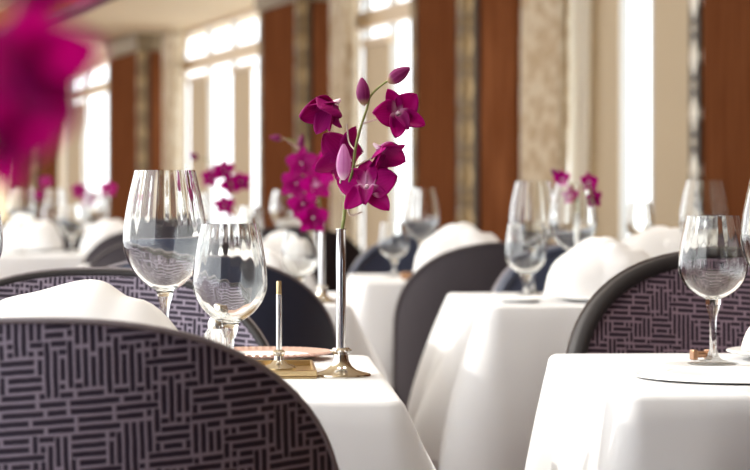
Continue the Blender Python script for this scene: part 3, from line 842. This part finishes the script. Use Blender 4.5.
def spray(label, px, d, pts, blossoms, buds=(), R=.034, z0=TOP+.1, detailed=False, loc=None, mats=('petal', 'petal_deep'), fy=-1, lip='lip', core='column_white'):
    o = Vector(loc) if loc is not None else Vector((xat(px, d), d, z0))
    r = thing('orchid_spray', label, 'orchid', o, 0, 'orchid sprays in bud vases')
    P = [Vector((0, 0, 0))]+[at(x, y, d+e)-o for (x, y, e) in pts]
    MB().tube(smooth_path(P), lambda s: .0027-.0013*s, 8).build('stem', 'stem', r)
    for k, (x, y, e, fx, fz, op, ro) in enumerate(blossoms):
        c = at(x, y, d+e)-o
        near = min(smooth_path(P), key=lambda p: (p-c).length)
        face = Vector((fx, fy, fz)).normalized()
        MB().tube([near, (near+c)/2+Vector((0, .003, .004)), c-face*R*.15], .0011, 6).build('pedicel', 'pedicel', r)
        add_flower(r, c, face, R, op, ro, mats[k % 2] if k % 3 else mats[0], seed=int(px)+k, detailed=detailed, lip=lip, corem=core)
    for (x, y, e, dx, dz, L, rr) in buds:
        c = at(x, y, d+e)-o; near = P[-1]
        MB().tube([near, (near+c)/2, c], .001, 6).build('pedicel', 'pedicel', r)
        add_bud(r, c, (dx, 0, dz), L, rr)
    return r
spray('blurred second magenta orchid spray left of the near orchid', 322, 5.3,
      [(322, 222, 0), (320, 205, 0), (316, 180, 0), (310, 158, 0), (300, 144, 0), (286, 139, 0)],
      [(302, 164, -.02, -.2, .1, 12, 0), (316, 186, -.03, .1, .1, 12, 15), (297, 184, -.0, -.4, 0, 18, -15), (313, 218, -.02, .1, -.2, 14, 0), (304, 204, .02, -.3, -.1, 20, 10), (321, 168, .01, .6, .1, 20, 0)],
      [(300, 150, 0, .15, 1, .035, .008), (283, 139, 0, -1, .15, .03, .007)], R=.038, mats=('petal_deep', 'petal'))
spray('far third magenta orchid spray above the small wine glass', 228, 7.62,
      [(228, 235, 0), (230, 210, 0), (232, 190, 0), (226, 172, 0), (212, 162, 0), (200, 158, 0)],
      [(224, 171, -.02, -.1, .1, 15, 0), (240, 182, -.02, .4, 0, 15, 10), (231, 184, .01, 0, 0, 15, 30), (225, 205, -.01, -.2, -.2, 15, 0), (212, 178, 0, -.5, 0, 30, 0)],
      [(198, 160, 0, -.7, .6, .035, .011)], R=.036, mats=('petal_deep', 'petal_deep'))
spray('blurred orchid spray behind the wide glass, middle right', 578, 5.72,
      [(578, 240, 0), (578, 220, 0), (577, 200, 0), (574, 188, 0), (566, 178, 0)],
      [(588, 183, 0, .5, .2, 15, 0), (592, 198, -.01, .7, -.1, 22, 10), (563, 180, -.01, -.4, .2, 30, 0), (570, 196, -.02, -.2, 0, 35, 0)],
      [(560, 178, 0, -.6, .6, .03, .008)], R=.026)
spray('far orchid spray behind glasses, left of the largest wine glass', 88, 10.05,
      [(88, 222, 0), (86, 205, 0), (84, 195, 0), (92, 188, 0), (106, 184, 0)],
      [(80, 191, 0, -.3, .1, 20, 0), (108, 189, 0, .3, 0, 20, 0), (88, 199, .01, .1, -.1, 25, 0)], R=.04, mats=('petal_deep', 'petal'))
spray('most distant orchid spray below the blurred blossom', 44, 12.95,
      [(44, 215, 0), (44, 200, 0), (43, 188, 0)],
      [(46, 182, 0, .1, .1, 20, 0), (40, 195, 0, -.3, 0, 25, 0)], R=.04)
# nearest spray, far out of focus in the upper left
DN = .84
spray('large blurred magenta orchid spray in the upper left, closest to the viewer', -190, DN,
      [(-170, 560, 0), (-140, 400, 0), (-90, 250, 0), (-30, 120, .0), (10, 20, .01), (40, -60, 0)],
      [(26, 78, -.02, -.3, .6, 6, -8), (-10, 142, .01, -.3, .5, 14, 14), (34, -22, .03, -.1, .5, 24, 40), (-90, 60, .02, -.5, .1, 20, 0)],
      [(60, -110, 0, .4, 1, .03, .008)], R=.0285, detailed=True, loc=(-.2, .84, TOP+.1), mats=('petal_full', 'petal_full'), fy=.8, lip='petal_full', core='petal_full')

# ------------------------------------------------------------------ light and camera
w = bpy.data.worlds.new('World'); SC.world = w; w.use_nodes = True
bg = w.node_tree.nodes['Background']; bg.inputs[0].default_value = (.94, .965, 1.0, 1); bg.inputs[1].default_value = 2.5
s = bpy.data.lights.new('sun', 'SUN'); s.energy = 2.0; s.angle = radians(1.2); s.color = (1, .95, .86)
so = bpy.data.objects.new('sun', s); COL.objects.link(so)
dirn = Vector((.80, -.38, -.42)); so.rotation_euler = dirn.to_track_quat('-Z', 'Y').to_euler()

for (x, y, lab) in ((-.3, .95, 'unseen downlight added to brighten the blurred blossom, closest to the viewer'), (-.35, 3.1, 'unseen downlight added above the table with the near orchid vase'), (.66, 3.2, 'unseen downlight added above the table at the right edge'), (.66, 5.5, 'unseen downlight added above the big white napkins'),
                  (-.42, 5.55, 'unseen downlight added above the table of the second orchid'), (.36, 6.9, 'unseen downlight added above the far middle table'), (-.55, 7.9, 'unseen downlight added above the table of the third orchid'), (1.3, 8.1, 'unseen downlight added beyond the big napkins'), (-1.2, 9.9, 'unseen downlight added above the far left table')):
    zc = CEIL+.34  # unseen downlights, added to brighten the table tops and the near blossom
    dl = thing('added_downlight', lab, 'added ceiling light', (x, y, zc), 0, 'added unseen downlights')
    MB().lathe([(.045, -.004), (.062, -.004), (.064, 0), (.045, -.0005)], 40).build('trim_ring', 'silver', dl)
    MB().lathe([(.001, -.003), (.044, -.003), (.044, -.001), (.001, -.001)], 32).build('lens', 'added_lamp', dl)
    L = bpy.data.lights.new('added_downlight_spot', 'SPOT'); L.energy = 75; L.spot_size = radians(58); L.spot_blend = .7; L.shadow_soft_size = .045; L.color = (1, .97, .92)
    lo = bpy.data.objects.new('added_downlight_spot', L); COL.objects.link(lo); lo.location = (x, y, zc-.012)
cam = bpy.data.cameras.new('camera'); co_ = bpy.data.objects.new('camera', cam); COL.objects.link(co_)
co_.location = (0, 0, EYE); co_.rotation_euler = (pi/2, 0, 0)
cam.sensor_width = 36; cam.lens = 36*F/750; cam.shift_y = -(235-HZ)/750
cam.clip_start = .05; cam.clip_end = 200
cam.dof.use_dof = True; cam.dof.focus_distance = 3.14; cam.dof.aperture_fstop = 7.0
SC.camera = co_
SC.view_settings.view_transform = 'Standard'; SC.view_settings.look = 'None'
SC.view_settings.exposure = 0.5; SC.view_settings.gamma = 1.0; SC.view_settings.use_curve_mapping = False
cy = SC.cycles
cy.max_bounces = 16; cy.transmission_bounces = 16; cy.transparent_max_bounces = 32; cy.diffuse_bounces = 5; cy.glossy_bounces = 6
cy.sample_clamp_indirect = 8; cy.use_denoising = True
